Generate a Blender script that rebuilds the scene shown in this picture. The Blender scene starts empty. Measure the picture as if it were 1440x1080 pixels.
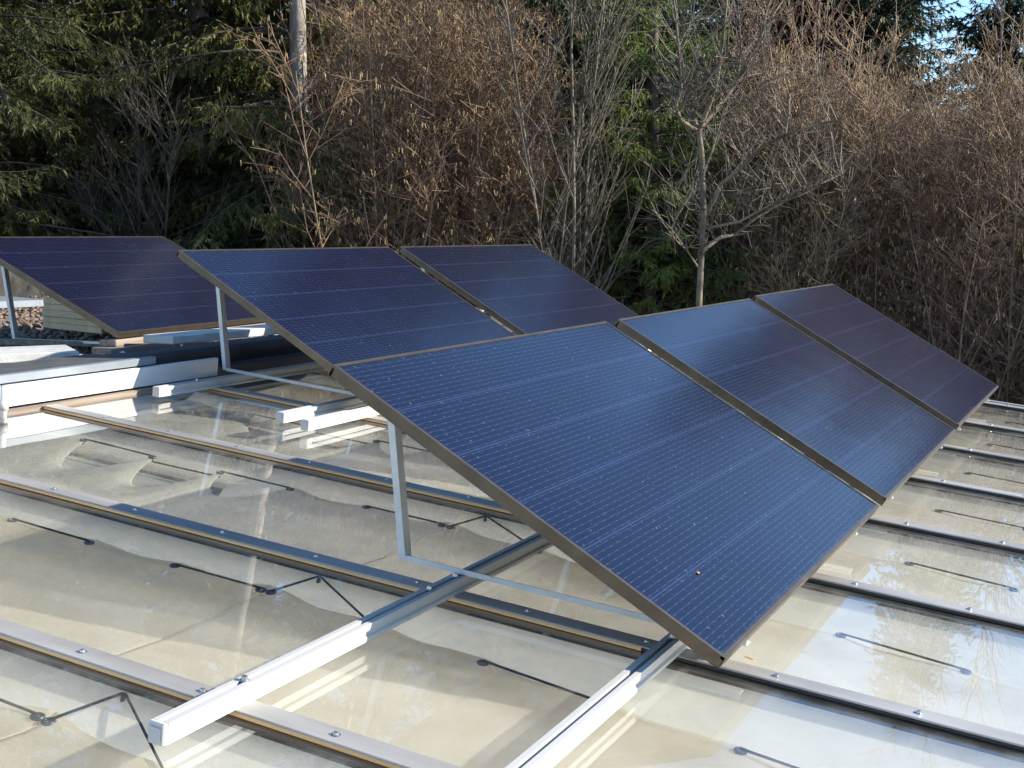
import bpy, math, random
import numpy as np
from mathutils import Matrix, Vector

random.seed(5)
RNG = np.random.default_rng(11)
SC = bpy.context.scene
COL = SC.collection
RAD = math.radians

# ------------------------------------------------------------------ camera
ROOF_TILT = RAD(6.23)                       # the glass roof falls gently towards -Y
M = Matrix.Rotation(ROOF_TILT, 4, 'X')      # roof coordinates -> world
CAM_W = Vector((-2.5684, -1.8005, 0.8725))
FPX = 1823.5                                # focal length in pixels of a 1440 px wide picture
YAW, PITCH = math.atan2(0.43842, 0.89143), math.asin(-0.114595)
cam_d = bpy.data.cameras.new('camera')
cam_d.sensor_width = 36.0
cam_d.lens = FPX / 1440 * 36
cam_d.clip_start = 0.05
cam_d.clip_end = 1500
cam = bpy.data.objects.new('camera', cam_d)
COL.objects.link(cam)
cam.location = CAM_W
cam.rotation_euler = (math.pi / 2 + PITCH, 0, YAW - math.pi / 2)
SC.camera = cam

# ------------------------------------------------------------------ sky, sun, exposure
SUN = (M.to_3x3() @ Vector((0.53, -1.0, 0.658))).normalized()
world = bpy.data.worlds.new('World')
SC.world = world
world.use_nodes = True
wn = world.node_tree.nodes
sky = wn.new('ShaderNodeTexSky')
sky.sky_type = 'NISHITA'
sky.sun_disc = False
sky.sun_elevation = math.asin(SUN.z)
sky.sun_rotation = math.atan2(SUN.x, SUN.y)
sky.altitude = 1200
sky.air_density = 1.0
sky.dust_density = 0.2
sky.ozone_density = 2.2
wn['Background'].inputs[1].default_value = 0.10
hs = wn.new('ShaderNodeHueSaturation')
hs.inputs['Saturation'].default_value = 1.12
hs.inputs['Value'].default_value = 1.0
world.node_tree.links.new(sky.outputs[0], hs.inputs['Color'])
world.node_tree.links.new(hs.outputs[0], wn['Background'].inputs[0])
sun_d = bpy.data.lights.new('sun', 'SUN')
sun_d.energy = 3.6
sun_d.angle = RAD(0.53)
sun_d.color = (1.0, 0.93, 0.80)
sun = bpy.data.objects.new('sun', sun_d)
COL.objects.link(sun)
sun.location = (10, -30, 30)
sun.rotation_euler = SUN.to_track_quat('Z', 'Y').to_euler()
SC.view_settings.view_transform = 'Standard'
SC.view_settings.look = 'None'
SC.view_settings.exposure = 1.57
SC.view_settings.gamma = 1.0
SC.cycles.transparent_max_bounces = 24
SC.cycles.max_bounces = 8


# ------------------------------------------------------------------ helpers
def tag(o, label=None, cat=None, group=None, kind=None):
    if label: o['label'] = label
    if cat: o['category'] = cat
    if group: o['group'] = group
    if kind: o['kind'] = kind
    return o


def mesh(name, V, F, mat=None, smooth=False):
    """V: (n,3); F: list of polygons, or an (m,3)/(m,4) array"""
    me = bpy.data.meshes.new(name)
    if isinstance(F, np.ndarray):
        V = np.asarray(V, np.float32)
        k = F.shape[1]
        me.vertices.add(len(V))
        me.vertices.foreach_set('co', V.ravel())
        me.loops.add(F.size)
        me.loops.foreach_set('vertex_index', F.astype(np.int32).ravel())
        me.polygons.add(len(F))
        me.polygons.foreach_set('loop_start', np.arange(0, F.size, k, dtype=np.int32))
        me.update(calc_edges=True)
        me.validate()
    else:
        me.from_pydata([tuple(v) for v in V], [], F)
        me.update()
    if smooth:
        me.polygons.foreach_set('use_smooth', np.ones(len(me.polygons), bool))
    if mat: me.materials.append(mat)
    return me


def link(name, me, parent=None, loc=None):
    o = bpy.data.objects.new(name, me)
    COL.objects.link(o)
    if parent: o.parent = parent
    if loc is not None: o.location = loc
    return o


def thing(name, mat4, label, cat, group=None):
    o = bpy.data.objects.new(name, None)
    o.empty_display_size = 0.1
    COL.objects.link(o)
    o.matrix_world = mat4
    return tag(o, label, cat, group)


class MB:
    """collects solid pieces into one mesh"""
    def __init__(s): s.v, s.f = [], []

    def add(s, V, F):
        b = len(s.v)
        s.v += [tuple(v) for v in V]
        s.f += [[i + b for i in f] for f in F]
        return s

    def box(s, a, b, bev=0.0):
        x0, y0, z0 = a; x1, y1, z1 = b
        if bev <= 0:
            V = [(x, y, z) for z in (z0, z1) for y in (y0, y1) for x in (x0, x1)]
            return s.add(V, [[0, 2, 3, 1], [4, 5, 7, 6], [0, 1, 5, 4], [2, 6, 7, 3], [0, 4, 6, 2], [1, 3, 7, 5]])
        # chamfered box: 24 verts
        V, idx = [], {}
        for i, x in enumerate((x0, x1)):
            for j, y in enumerate((y0, y1)):
                for k, z in enumerate((z0, z1)):
                    sx, sy, sz = (1 - 2 * i) * bev, (1 - 2 * j) * bev, (1 - 2 * k) * bev
                    idx[i, j, k] = len(V)
                    V += [(x, y + sy, z + sz), (x + sx, y, z + sz), (x + sx, y + sy, z)]
        F = []
        for i in (0, 1):
            q = [idx[i, 0, 0], idx[i, 1, 0], idx[i, 1, 1], idx[i, 0, 1]]; F.append(q if i else q[::-1])
            q = [idx[0, i, 0] + 1, idx[1, i, 0] + 1, idx[1, i, 1] + 1, idx[0, i, 1] + 1]; F.append(q[::-1] if i else q)
            q = [idx[0, 0, i] + 2, idx[1, 0, i] + 2, idx[1, 1, i] + 2, idx[0, 1, i] + 2]; F.append(q if i else q[::-1])
        for i in (0, 1):
            for j in (0, 1):
                F.append([idx[i, j, 0], idx[i, j, 1], idx[i, j, 1] + 1, idx[i, j, 0] + 1])
                F.append([idx[i, 0, j], idx[i, 1, j], idx[i, 1, j] + 2, idx[i, 0, j] + 2])
                F.append([idx[0, i, j] + 1, idx[1, i, j] + 1, idx[1, i, j] + 2, idx[0, i, j] + 2])
        for k in idx.values(): F.append([k, k + 1, k + 2])
        return s.add(V, F)

    def extrude(s, prof, axis, a, b):
        """closed profile [(p,q)] swept along axis from a to b; 'x': (y,z), 'y': (x,z)"""
        n = len(prof)
        def P(t, u, v): return (t, u, v) if axis == 'x' else (u, t, v)
        V = [P(a, u, v) for u, v in prof] + [P(b, u, v) for u, v in prof]
        F = [[i, (i + 1) % n, n + (i + 1) % n, n + i] for i in range(n)]
        F += [list(range(n))[::-1], list(range(n, 2 * n))]
        return s.add(V, F)

    def tube(s, pts, r, n=7):
        pts = [Vector(p) for p in pts]
        rr = r if isinstance(r, (list, tuple)) else [r] * len(pts)
        b = len(s.v)
        for i, p in enumerate(pts):
            t = (pts[min(i + 1, len(pts) - 1)] - pts[max(i - 1, 0)]).normalized()
            u = t.cross(Vector((0, 0, 1)) if abs(t.z) < 0.95 else Vector((1, 0, 0))).normalized()
            w = t.cross(u)
            for k in range(n):
                an = 2 * math.pi * k / n
                s.v.append(tuple(p + (u * math.cos(an) + w * math.sin(an)) * rr[i]))
        for i in range(len(pts) - 1):
            for k in range(n):
                a0 = b + i * n + k; a1 = b + i * n + (k + 1) % n
                s.f.append([a0, a1, a1 + n, a0 + n])
        s.f.append([b + k for k in range(n)][::-1])
        s.f.append([b + (len(pts) - 1) * n + k for k in range(n)])
        return s

    def disc(s, c, r, h, n=14, dome=0.0):
        cx, cy, cz = c
        V = [(cx + r * math.cos(2 * math.pi * k / n), cy + r * math.sin(2 * math.pi * k / n), cz) for k in range(n)]
        V += [(cx + .8 * r * math.cos(2 * math.pi * k / n), cy + .8 * r * math.sin(2 * math.pi * k / n), cz + h) for k in range(n)]
        V.append((cx, cy, cz + h + dome))
        F = [[k, (k + 1) % n, n + (k + 1) % n, n + k] for k in range(n)] + [[n + k, n + (k + 1) % n, 2 * n] for k in range(n)]
        F.append(list(range(n))[::-1])
        return s.add(V, F)

    def torus(s, c, R, r, n=20, m=8):
        V, F = [], []
        for i in range(n):
            a = 2 * math.pi * i / n
            for j in range(m):
                b = 2 * math.pi * j / m
                V.append((c[0] + (R + r * math.cos(b)) * math.cos(a), c[1] + (R + r * math.cos(b)) * math.sin(a), c[2] + r * math.sin(b)))
                F.append([i * m + j, ((i + 1) % n) * m + j, ((i + 1) % n) * m + (j + 1) % m, i * m + (j + 1) % m])
        return s.add(V, F)

    def build(s, name, mat, parent=None, smooth=False):
        return link(name, mesh(name, s.v, s.f, mat, smooth), parent)


# ------------------------------------------------------------------ materials
def new_mat(name):
    m = bpy.data.materials.new(name)
    m.use_nodes = True
    nt = m.node_tree
    return m, nt, nt.nodes, nt.links, nt.nodes['Principled BSDF']


def mat(name, c1, c2=None, scale=6.0, rough=0.6, metal=0.0, bump=0.0, bscale=40.0, stretch=(1, 1, 1), spec=0.5, detail=6, per_object=0.0, lo=0.35, hi=0.65):
    m, nt, N, L, P = new_mat(name)
    P.inputs['Roughness'].default_value = rough
    P.inputs['Metallic'].default_value = metal
    P.inputs['Specular IOR Level'].default_value = spec
    c2 = c2 or c1
    tc = N.new('ShaderNodeTexCoord'); mp = N.new('ShaderNodeMapping')
    L.new(tc.outputs['Object'], mp.inputs[0])
    mp.inputs['Scale'].default_value = stretch
    nz = N.new('ShaderNodeTexNoise'); nz.inputs['Scale'].default_value = scale; nz.inputs['Detail'].default_value = detail
    L.new(mp.outputs[0], nz.inputs[0])
    cr = N.new('ShaderNodeValToRGB')
    cr.color_ramp.elements[0].position = lo; cr.color_ramp.elements[1].position = hi
    cr.color_ramp.elements[0].color = (*c1, 1); cr.color_ramp.elements[1].color = (*c2, 1)
    L.new(nz.outputs[0], cr.inputs[0])
    out = cr.outputs[0]
    if per_object:
        oi = N.new('ShaderNodeObjectInfo'); hs = N.new('ShaderNodeHueSaturation')
        mr = N.new('ShaderNodeMapRange'); mr.inputs[3].default_value = 1 - per_object; mr.inputs[4].default_value = 1 + per_object
        L.new(oi.outputs['Random'], mr.inputs[0]); L.new(mr.outputs[0], hs.inputs['Value']); L.new(out, hs.inputs['Color'])
        out = hs.outputs[0]
    L.new(out, P.inputs['Base Color'])
    if bump:
        n2 = N.new('ShaderNodeTexNoise'); n2.inputs['Scale'].default_value = bscale; n2.inputs['Detail'].default_value = 8
        L.new(mp.outputs[0], n2.inputs[0])
        b = N.new('ShaderNodeBump'); b.inputs['Strength'].default_value = bump; b.inputs['Distance'].default_value = 0.02
        L.new(n2.outputs[0], b.inputs['Height']); L.new(b.outputs[0], P.inputs['Normal'])
    return m


def foliage_mat(name, c1, c2, scale=1.2, rough=0.55, transl=0.25, per_object=0.2):
    m = mat(name, c1, c2, scale=scale, rough=rough, per_object=per_object, spec=0.3)
    nt = m.node_tree; N, L = nt.nodes, nt.links
    P = N['Principled BSDF']; out = N['Material Output']
    tr = N.new('ShaderNodeBsdfTranslucent'); mx = N.new('ShaderNodeMixShader'); mx.inputs[0].default_value = transl
    L.new(P.inputs['Base Color'].links[0].from_socket, tr.inputs[0])
    L.new(P.outputs[0], mx.inputs[1]); L.new(tr.outputs[0], mx.inputs[2]); L.new(mx.outputs[0], out.inputs[0])
    return m


class NG:
    """little node-graph arithmetic"""
    def __init__(s, nt): s.nt, s.N, s.L = nt, nt.nodes, nt.links

    def m(s, op, a, b=None, c=None):
        n = s.N.new('ShaderNodeMath'); n.operation = op
        for i, v in enumerate((a, b, c)):
            if v is None: continue
            if isinstance(v, (int, float)): n.inputs[i].default_value = v
            else: s.L.new(v, n.inputs[i])
        return n.outputs[0]

    def near(s, x, period, offset, half):
        """1 within half of a multiple of period"""
        q = s.m('DIVIDE', s.m('SUBTRACT', x, offset), period)
        d = s.m('MULTIPLY', s.m('ABSOLUTE', s.m('SUBTRACT', q, s.m('ROUND', q))), period)
        return s.m('LESS_THAN', d, half)

    def mix(s, f, a, b):
        n = s.N.new('ShaderNodeMix'); n.data_type = 'RGBA'
        s.L.new(f, n.inputs[0])
        for i, v in ((6, a), (7, b)):
            if isinstance(v, tuple): n.inputs[i].default_value = (*v, 1)
            else: s.L.new(v, n.inputs[i])
        return n.outputs[2]


PW, PH = 1.722, 1.134


def cell_material():
    m, nt, N, L, P = new_mat('solar_cells')
    g = NG(nt)
    tc = N.new('ShaderNodeTexCoord'); sp = N.new('ShaderNodeSeparateXYZ'); L.new(tc.outputs['Object'], sp.inputs[0])
    x, y = sp.outputs[0], sp.outputs[1]
    rowp, colp = 0.1833, 0.0939
    nz = N.new('ShaderNodeTexNoise'); nz.inputs['Scale'].default_value = 3; nz.inputs['Detail'].default_value = 3
    L.new(tc.outputs['Object'], nz.inputs[0])
    base = g.mix(nz.outputs[0], (0.0018, 0.0020, 0.0102), (0.0035, 0.0034, 0.0160))
    # every cell has a very slightly different blue
    cell = N.new('ShaderNodeTexWhiteNoise'); cell.noise_dimensions = '2D'
    cb = N.new('ShaderNodeCombineXYZ')
    L.new(g.m('FLOOR', g.m('DIVIDE', g.m('SUBTRACT', x, 0.016), colp * 2)), cb.inputs[0])
    L.new(g.m('FLOOR', g.m('DIVIDE', g.m('SUBTRACT', y, 0.017), rowp)), cb.inputs[1])
    L.new(cb.outputs[0], cell.inputs[0])
    base = g.mix(g.m('MULTIPLY', cell.outputs[0], 0.55), base, (0.0026, 0.0036, 0.0200))
    bus = g.near(y, rowp / 11, 0.017 + rowp / 22, 0.0009)
    pad = g.m('MULTIPLY', g.near(y, rowp / 11, 0.017 + rowp / 22, 0.0013), g.near(x, colp / 2, 0.0305, 0.0065))
    base = g.mix(g.m('MULTIPLY', bus, 0.30), base, (0.060, 0.066, 0.135))
    base = g.mix(g.m('MULTIPLY', pad, 0.26), base, (0.10, 0.095, 0.115))
    base = g.mix(g.m('MULTIPLY', g.near(x, colp, 0.016, 0.0009), 0.2), base, (0.03, 0.04, 0.085))
    rg = g.m('MULTIPLY', g.near(y, rowp, 0.017, 0.0022), g.m('MULTIPLY', g.m('GREATER_THAN', y, 0.05), g.m('LESS_THAN', y, 1.08)))
    tick = g.m('MULTIPLY', g.near(y, rowp, 0.017, 0.0065), g.near(x, colp, 0.016, 0.0022))
    base = g.mix(g.m('MULTIPLY', g.m('MAXIMUM', rg, tick), 0.8), base, (0.022, 0.030, 0.085))
    # thin dust, gathered towards the lower frame and edges
    d1 = N.new('ShaderNodeTexNoise'); d1.inputs['Scale'].default_value = 90; d1.inputs['Detail'].default_value = 6
    L.new(tc.outputs['Object'], d1.inputs[0])
    spk = g.m('MULTIPLY', g.m('GREATER_THAN', d1.outputs[0], 0.70), 0.5)
    d2 = N.new('ShaderNodeTexNoise'); d2.inputs['Scale'].default_value = 420; d2.inputs['Detail'].default_value = 3
    L.new(tc.outputs['Object'], d2.inputs[0])
    low = g.m('MULTIPLY', g.m('LESS_THAN', y, g.m('MULTIPLY', nz.outputs[0], 0.035)), g.m('GREATER_THAN', d2.outputs[0], 0.52))
    base = g.mix(g.m('MAXIMUM', g.m('MULTIPLY', low, 0.10), g.m('MULTIPLY', spk, 0.6)), base, (0.35, 0.36, 0.38))
    L.new(base, P.inputs['Base Color'])
    P.inputs['Roughness'].default_value = 0.16
    P.inputs['Sheen Weight'].default_value = 0.018          # scattering texture of the solar glass
    P.inputs['Sheen Roughness'].default_value = 0.45
    P.inputs['Sheen Tint'].default_value = (0.45, 0.58, 1.0, 1)
    P.inputs['IOR'].default_value = 1.5
    P.inputs['Specular IOR Level'].default_value = 0.32       # anti-reflective solar glass
    n2 = N.new('ShaderNodeTexNoise'); n2.inputs['Scale'].default_value = 2.2; n2.inputs['Detail'].default_value = 1
    L.new(tc.outputs['Object'], n2.inputs[0])
    b = N.new('ShaderNodeBump'); b.inputs['Strength'].default_value = 0.12; b.inputs['Distance'].default_value = 0.02
    L.new(n2.outputs[0], b.inputs['Height']); L.new(b.outputs[0], P.inputs['Normal'])
    return m


def pane_material():
    m, nt, N, L, P = new_mat('roof_glass')
    N.remove(P)
    g = NG(nt)
    tc = N.new('ShaderNodeTexCoord')
    tr = N.new('ShaderNodeBsdfTransparent'); tr.inputs[0].default_value = (0.97, 0.98, 0.965, 1)
    gl = N.new('ShaderNodeBsdfGlossy'); gl.inputs['Roughness'].default_value = 0.0
    fr = N.new('ShaderNodeFresnel'); fr.inputs[0].default_value = 1.5
    ge = N.new('ShaderNodeNewGeometry')              # both faces of the thin pane mirror together
    fac = g.m('MULTIPLY', g.m('MULTIPLY', fr.outputs[0], 1.7), g.m('SUBTRACT', 1.0, ge.outputs['Backfacing']))
    fac = g.m('MINIMUM', fac, 1.0)
    mx = N.new('ShaderNodeMixShader'); L.new(fac, mx.inputs[0]); L.new(tr.outputs[0], mx.inputs[1]); L.new(gl.outputs[0], mx.inputs[2])
    # slow waviness of the panes
    n2 = N.new('ShaderNodeTexNoise'); n2.inputs['Scale'].default_value = 2.5; n2.inputs['Detail'].default_value = 1
    L.new(tc.outputs['Object'], n2.inputs[0])
    b = N.new('ShaderNodeBump'); b.inputs['Strength'].default_value = 0.05; b.inputs['Distance'].default_value = 0.02
    L.new(n2.outputs[0], b.inputs['Height']); L.new(b.outputs[0], gl.inputs['Normal'])
    # thin dust and dried water marks
    df = N.new('ShaderNodeBsdfDiffuse'); df.inputs[0].default_value = (0.62, 0.60, 0.55, 1)
    nz = N.new('ShaderNodeTexNoise'); nz.inputs['Scale'].default_value = 7; nz.inputs['Detail'].default_value = 9; nz.inputs['Roughness'].default_value = 0.7
    L.new(tc.outputs['Object'], nz.inputs[0])
    mr = N.new('ShaderNodeMapRange'); mr.inputs[1].default_value = 0.42; mr.inputs[2].default_value = 0.75; mr.inputs[3].default_value = 0.015; mr.inputs[4].default_value = 0.13
    L.new(nz.outputs[0], mr.inputs[0])
    mx2 = N.new('ShaderNodeMixShader'); L.new(mr.outputs[0], mx2.inputs[0]); L.new(mx.outputs[0], mx2.inputs[1]); L.new(df.outputs[0], mx2.inputs[2])
    L.new(mx2.outputs[0], N['Material Output'].inputs[0])
    return m


MT = dict(
    cells=cell_material(), pane=pane_material(),
    frame=mat('bronze_frame', (0.115, 0.088, 0.062), (0.15, 0.115, 0.082), scale=12, rough=0.42, metal=0.75),
    backsheet=mat('black_backsheet', (0.03, 0.03, 0.032), rough=0.6),
    alu=mat('mill_aluminium', (0.62, 0.61, 0.585), (0.72, 0.71, 0.69), scale=18, rough=0.42, metal=0.3, stretch=(0.15, 1, 1)),
    rail=mat('pale_aluminium_rail', (0.45, 0.445, 0.43), (0.56, 0.555, 0.535), scale=9, rough=0.5, metal=0.05, stretch=(0.08, 1, 1)),
    cap=mat('weathered_aluminium_cap', (0.27, 0.252, 0.235), (0.46, 0.44, 0.415), scale=7, rough=0.45, metal=0.25, stretch=(1, 0.25, 1), bump=0.05, bscale=90),
    steel=mat('bolt_steel', (0.45, 0.44, 0.42), (0.6, 0.58, 0.55), scale=30, rough=0.3, metal=0.9),
    plastic=mat('grey_plastic', (0.52, 0.50, 0.47), (0.58, 0.56, 0.53), scale=8, rough=0.5),
    wood=mat('golden_wood', (0.74, 0.40, 0.15), (0.86, 0.55, 0.26), scale=5, rough=0.5, stretch=(4, 0.4, 4)),
    darkwood=mat('dark_wood', (0.012, 0.009, 0.007), (0.03, 0.02, 0.013), scale=5, rough=0.6, stretch=(4, 0.4, 4)),  # near-black brown of the bars and tape
    nearblack=mat('near_black', (0.012, 0.011, 0.010), (0.025, 0.022, 0.02), scale=6, rough=0.55),
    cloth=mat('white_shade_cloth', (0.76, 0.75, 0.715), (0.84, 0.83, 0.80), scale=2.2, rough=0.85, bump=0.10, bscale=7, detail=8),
    beigecloth=mat('beige_shade_cloth', (0.61, 0.58, 0.515), (0.70, 0.67, 0.605), scale=2.2, rough=0.85, bump=0.10, bscale=7, detail=8),  # darker, beiger cloth for the lower left bays
    strip=mat('cream_lining', (0.67, 0.64, 0.575), (0.75, 0.72, 0.655), scale=3, rough=0.8, bump=0.04, bscale=20),
    scallopshade=mat('scallop_shade_grey', (0.27, 0.275, 0.265), (0.36, 0.36, 0.345), scale=5, rough=0.9),  # shade behind the scallops, put into a grey colour
    cord=mat('dark_cord', (0.012, 0.014, 0.018), (0.035, 0.04, 0.05), scale=80, rough=0.7, bump=0.2, bscale=200),
    eyelet=mat('grey_eyelet', (0.12, 0.13, 0.15), rough=0.4, metal=0.8),
    whiteboard=mat('white_painted_board', (0.66, 0.655, 0.64), (0.74, 0.735, 0.72), scale=3, rough=0.5),
    flash=mat('zinc_flashing', (0.23, 0.26, 0.29), (0.31, 0.34, 0.37), scale=5, rough=0.45, metal=0.35),
    membrane=mat('dark_roof_membrane', (0.035, 0.037, 0.045), (0.055, 0.057, 0.066), scale=5, rough=0.55),
    flattop=mat('grey_roof_felt', (0.05, 0.05, 0.05), (0.085, 0.083, 0.08), scale=9, rough=0.85, bump=0.2, bscale=120),
    concrete=mat('concrete_slab', (0.46, 0.44, 0.40), (0.58, 0.56, 0.52), scale=12, rough=0.9, bump=0.15, bscale=90),
    tanstone=mat('tan_concrete', (0.48, 0.33, 0.185), (0.60, 0.44, 0.27), scale=9, rough=0.9, bump=0.15, bscale=90),
    batten=mat('weathered_board', (0.17, 0.13, 0.10), (0.30, 0.24, 0.19), scale=6, rough=0.85, stretch=(0.3, 6, 6), bump=0.2, bscale=30),
    leaf=mat('dry_leaf', (0.45, 0.20, 0.06), rough=0.7),
)


def let_light_through(m, c, f):
    N, L = m.node_tree.nodes, m.node_tree.links
    tr = N.new('ShaderNodeBsdfTranslucent'); tr.inputs[0].default_value = (*c, 1)
    mx = N.new('ShaderNodeMixShader'); mx.inputs[0].default_value = f
    L.new(N['Principled BSDF'].outputs[0], mx.inputs[1]); L.new(tr.outputs[0], mx.inputs[2]); L.new(mx.outputs[0], N['Material Output'].inputs[0])


let_light_through(MT['cloth'], (0.95, 0.915, 0.86), 0.72)
let_light_through(MT['beigecloth'], (0.93, 0.89, 0.82), 0.80)
let_light_through(MT['strip'], (0.94, 0.92, 0.87), 0.6)

# ------------------------------------------------------------------ the setting: ground
def terrain():
    n = 90
    xs = np.linspace(-1, 1, n)
    g = np.sign(xs) * (np.abs(xs) ** 2.2) * 700
    X, Y = np.meshgrid(g, g)
    R = np.hypot(X, Y)
    Z = -2.7 + np.clip((R - 28) / 70, 0, 1) ** 1.3 * 4.5
    Z += 0.10 * np.sin(X * 0.9 + 1.3) * np.cos(Y * 0.8)
    V = np.stack([X, Y, Z], -1).reshape(-1, 3)
    i = np.arange(n - 1)
    a = (i[:, None] * n + i[None, :]).ravel()
    F = np.stack([a, a + 1, a + n + 1, a + n], 1)
    m = mat('leaf_litter_ground', (0.055, 0.036, 0.020), (0.16, 0.105, 0.055), scale=1.6, rough=0.95, bump=0.6, bscale=8, detail=10)
    return tag(link('ground', mesh('ground', V, F, m, True)), 'brown leaf litter ground under the thicket', kind='structure')


terrain()


def ground_z(x, y):
    R = math.hypot(x, y)
    return -2.7 + min(max((R - 28) / 70, 0), 1) ** 1.3 * 4.5


# ------------------------------------------------------------------ the glass roof
BAR0, BARW = -0.6669, 0.8632
Y0, Y1 = -1.95, 2.0  # front end cut short, out of view, to let sun in underneath
KS = range(-3, 8)
roof = thing('greenhouse', M.copy(), 'low glass roof of a greenhouse with metal capped glazing bars below the solar panels', 'greenhouse')
for k in KS:
    x = BAR0 + BARW * k                      # left lower edge of the cap
    b = MB().box((x + 0.016, Y0, -0.10), (x + 0.046, Y1 - 0.002, -0.0168)).build('glazing_bar', MT['darkwood'], roof)
    MB().box((x, Y0 - 0.01, 0.0), (x + 0.060, Y1 - 0.004, 0.0045), 0.0012).build('cap', MT['cap'], b)
    ys = -0.78 + (0.1 if k > 4 else 0.0)
    MB().box((x + 0.001, ys, -0.0084), (x + 0.058, Y1 - 0.006, -0.0005)).build('wooden_strip', MT['wood'], b)
    MB().box((x + 0.004, Y0, -0.0084), (x + 0.056, ys - 0.001, -0.0005)).build('black_strip', MT['nearblack'], b)  # same strip carried on downslope in near-black
    MB().box((x + 0.007, Y0, -0.0102), (x + 0.053, Y1 - 0.006, -0.0087)).build('glazing_tape', MT['darkwood'], b)
    off = {0: 0.136 - 0.3125 * 3, 1: 0.155}.get(k, 0.155)
    for i in range(-7, 7):
        y = off + 0.3125 * i
        if not (-1.9 < y < 1.95) or (k < 0 and y > 0.6): continue
        s = MB().disc((x + 0.030, y, 0.0046), 0.0105, 0.0012).disc((x + 0.030, y, 0.0058), 0.006, 0.004, 10, 0.0008)
        s.build('screw', MT['steel'], b)
for k in list(KS)[:-1]:
    x = BAR0 + BARW * k
    MB().box((x + 0.033, Y0, -0.0164), (x + BARW + 0.029, Y1 - 0.003, -0.0106)).build('glass_pane', MT['pane'], roof)
    # cream lining that falls from the upper bar to the laced edge of the cloth
    V, F = [], []
    ny, nx = 60, 10
    for j in range(ny + 1):
        y = Y0 + (Y1 - 0.02 - Y0) * j / ny
        rel = 0.15 + 0.12 * max(0.0, 0.1 - y)
        for i in range(nx + 1):
            t = i / nx
            f = 0.5 if (k in (1, 2) and y > 0.98) else 1.0       # cut short where the cloth hangs in scallops
            t *= f
            xx = x + BARW + 0.004 - t * (rel + 0.16)
            zz = -0.034 - 0.10 * t ** 0.8 - 0.004 * math.sin(y * 5 + k) * t
            V.append((xx, y, zz))
    for j in range(ny):
        for i in range(nx):
            a = j * (nx + 1) + i
            F.append([a, a + 1, a + nx + 2, a + nx + 1])
    link('lining_strip', mesh('lining_strip', V, F, MT['strip'], True), roof)
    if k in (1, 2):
        MB().box((x + 0.25, 0.99, -0.112), (x + BARW - 0.125, Y1 - 0.02, -0.109)).build('shade_sheet', MT['scallopshade'], roof)  # added sheet, coloured grey as the shadow behind the scalloped edge
xe = BAR0 + BARW * 7 + 0.060
MB().box((xe + 0.001, Y0, -0.16), (xe + 0.035, Y1, 0.012), 0.002).build('edge_trim', MT['cap'], roof)
# unseen pale base, added to bounce sunlight up through the cloths; front left open
MB().box((BAR0 - 3 * BARW, Y0 - 1.5, -2.45), (xe, Y1 - 0.02, -2.40)).build('bounce_floor', MT['whiteboard'], roof)
MB().box((BAR0 - 3 * BARW, Y1 - 0.018, -2.40), (xe, Y1 - 0.004, -0.11)).build('back_wall', MT['whiteboard'], roof)

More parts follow.
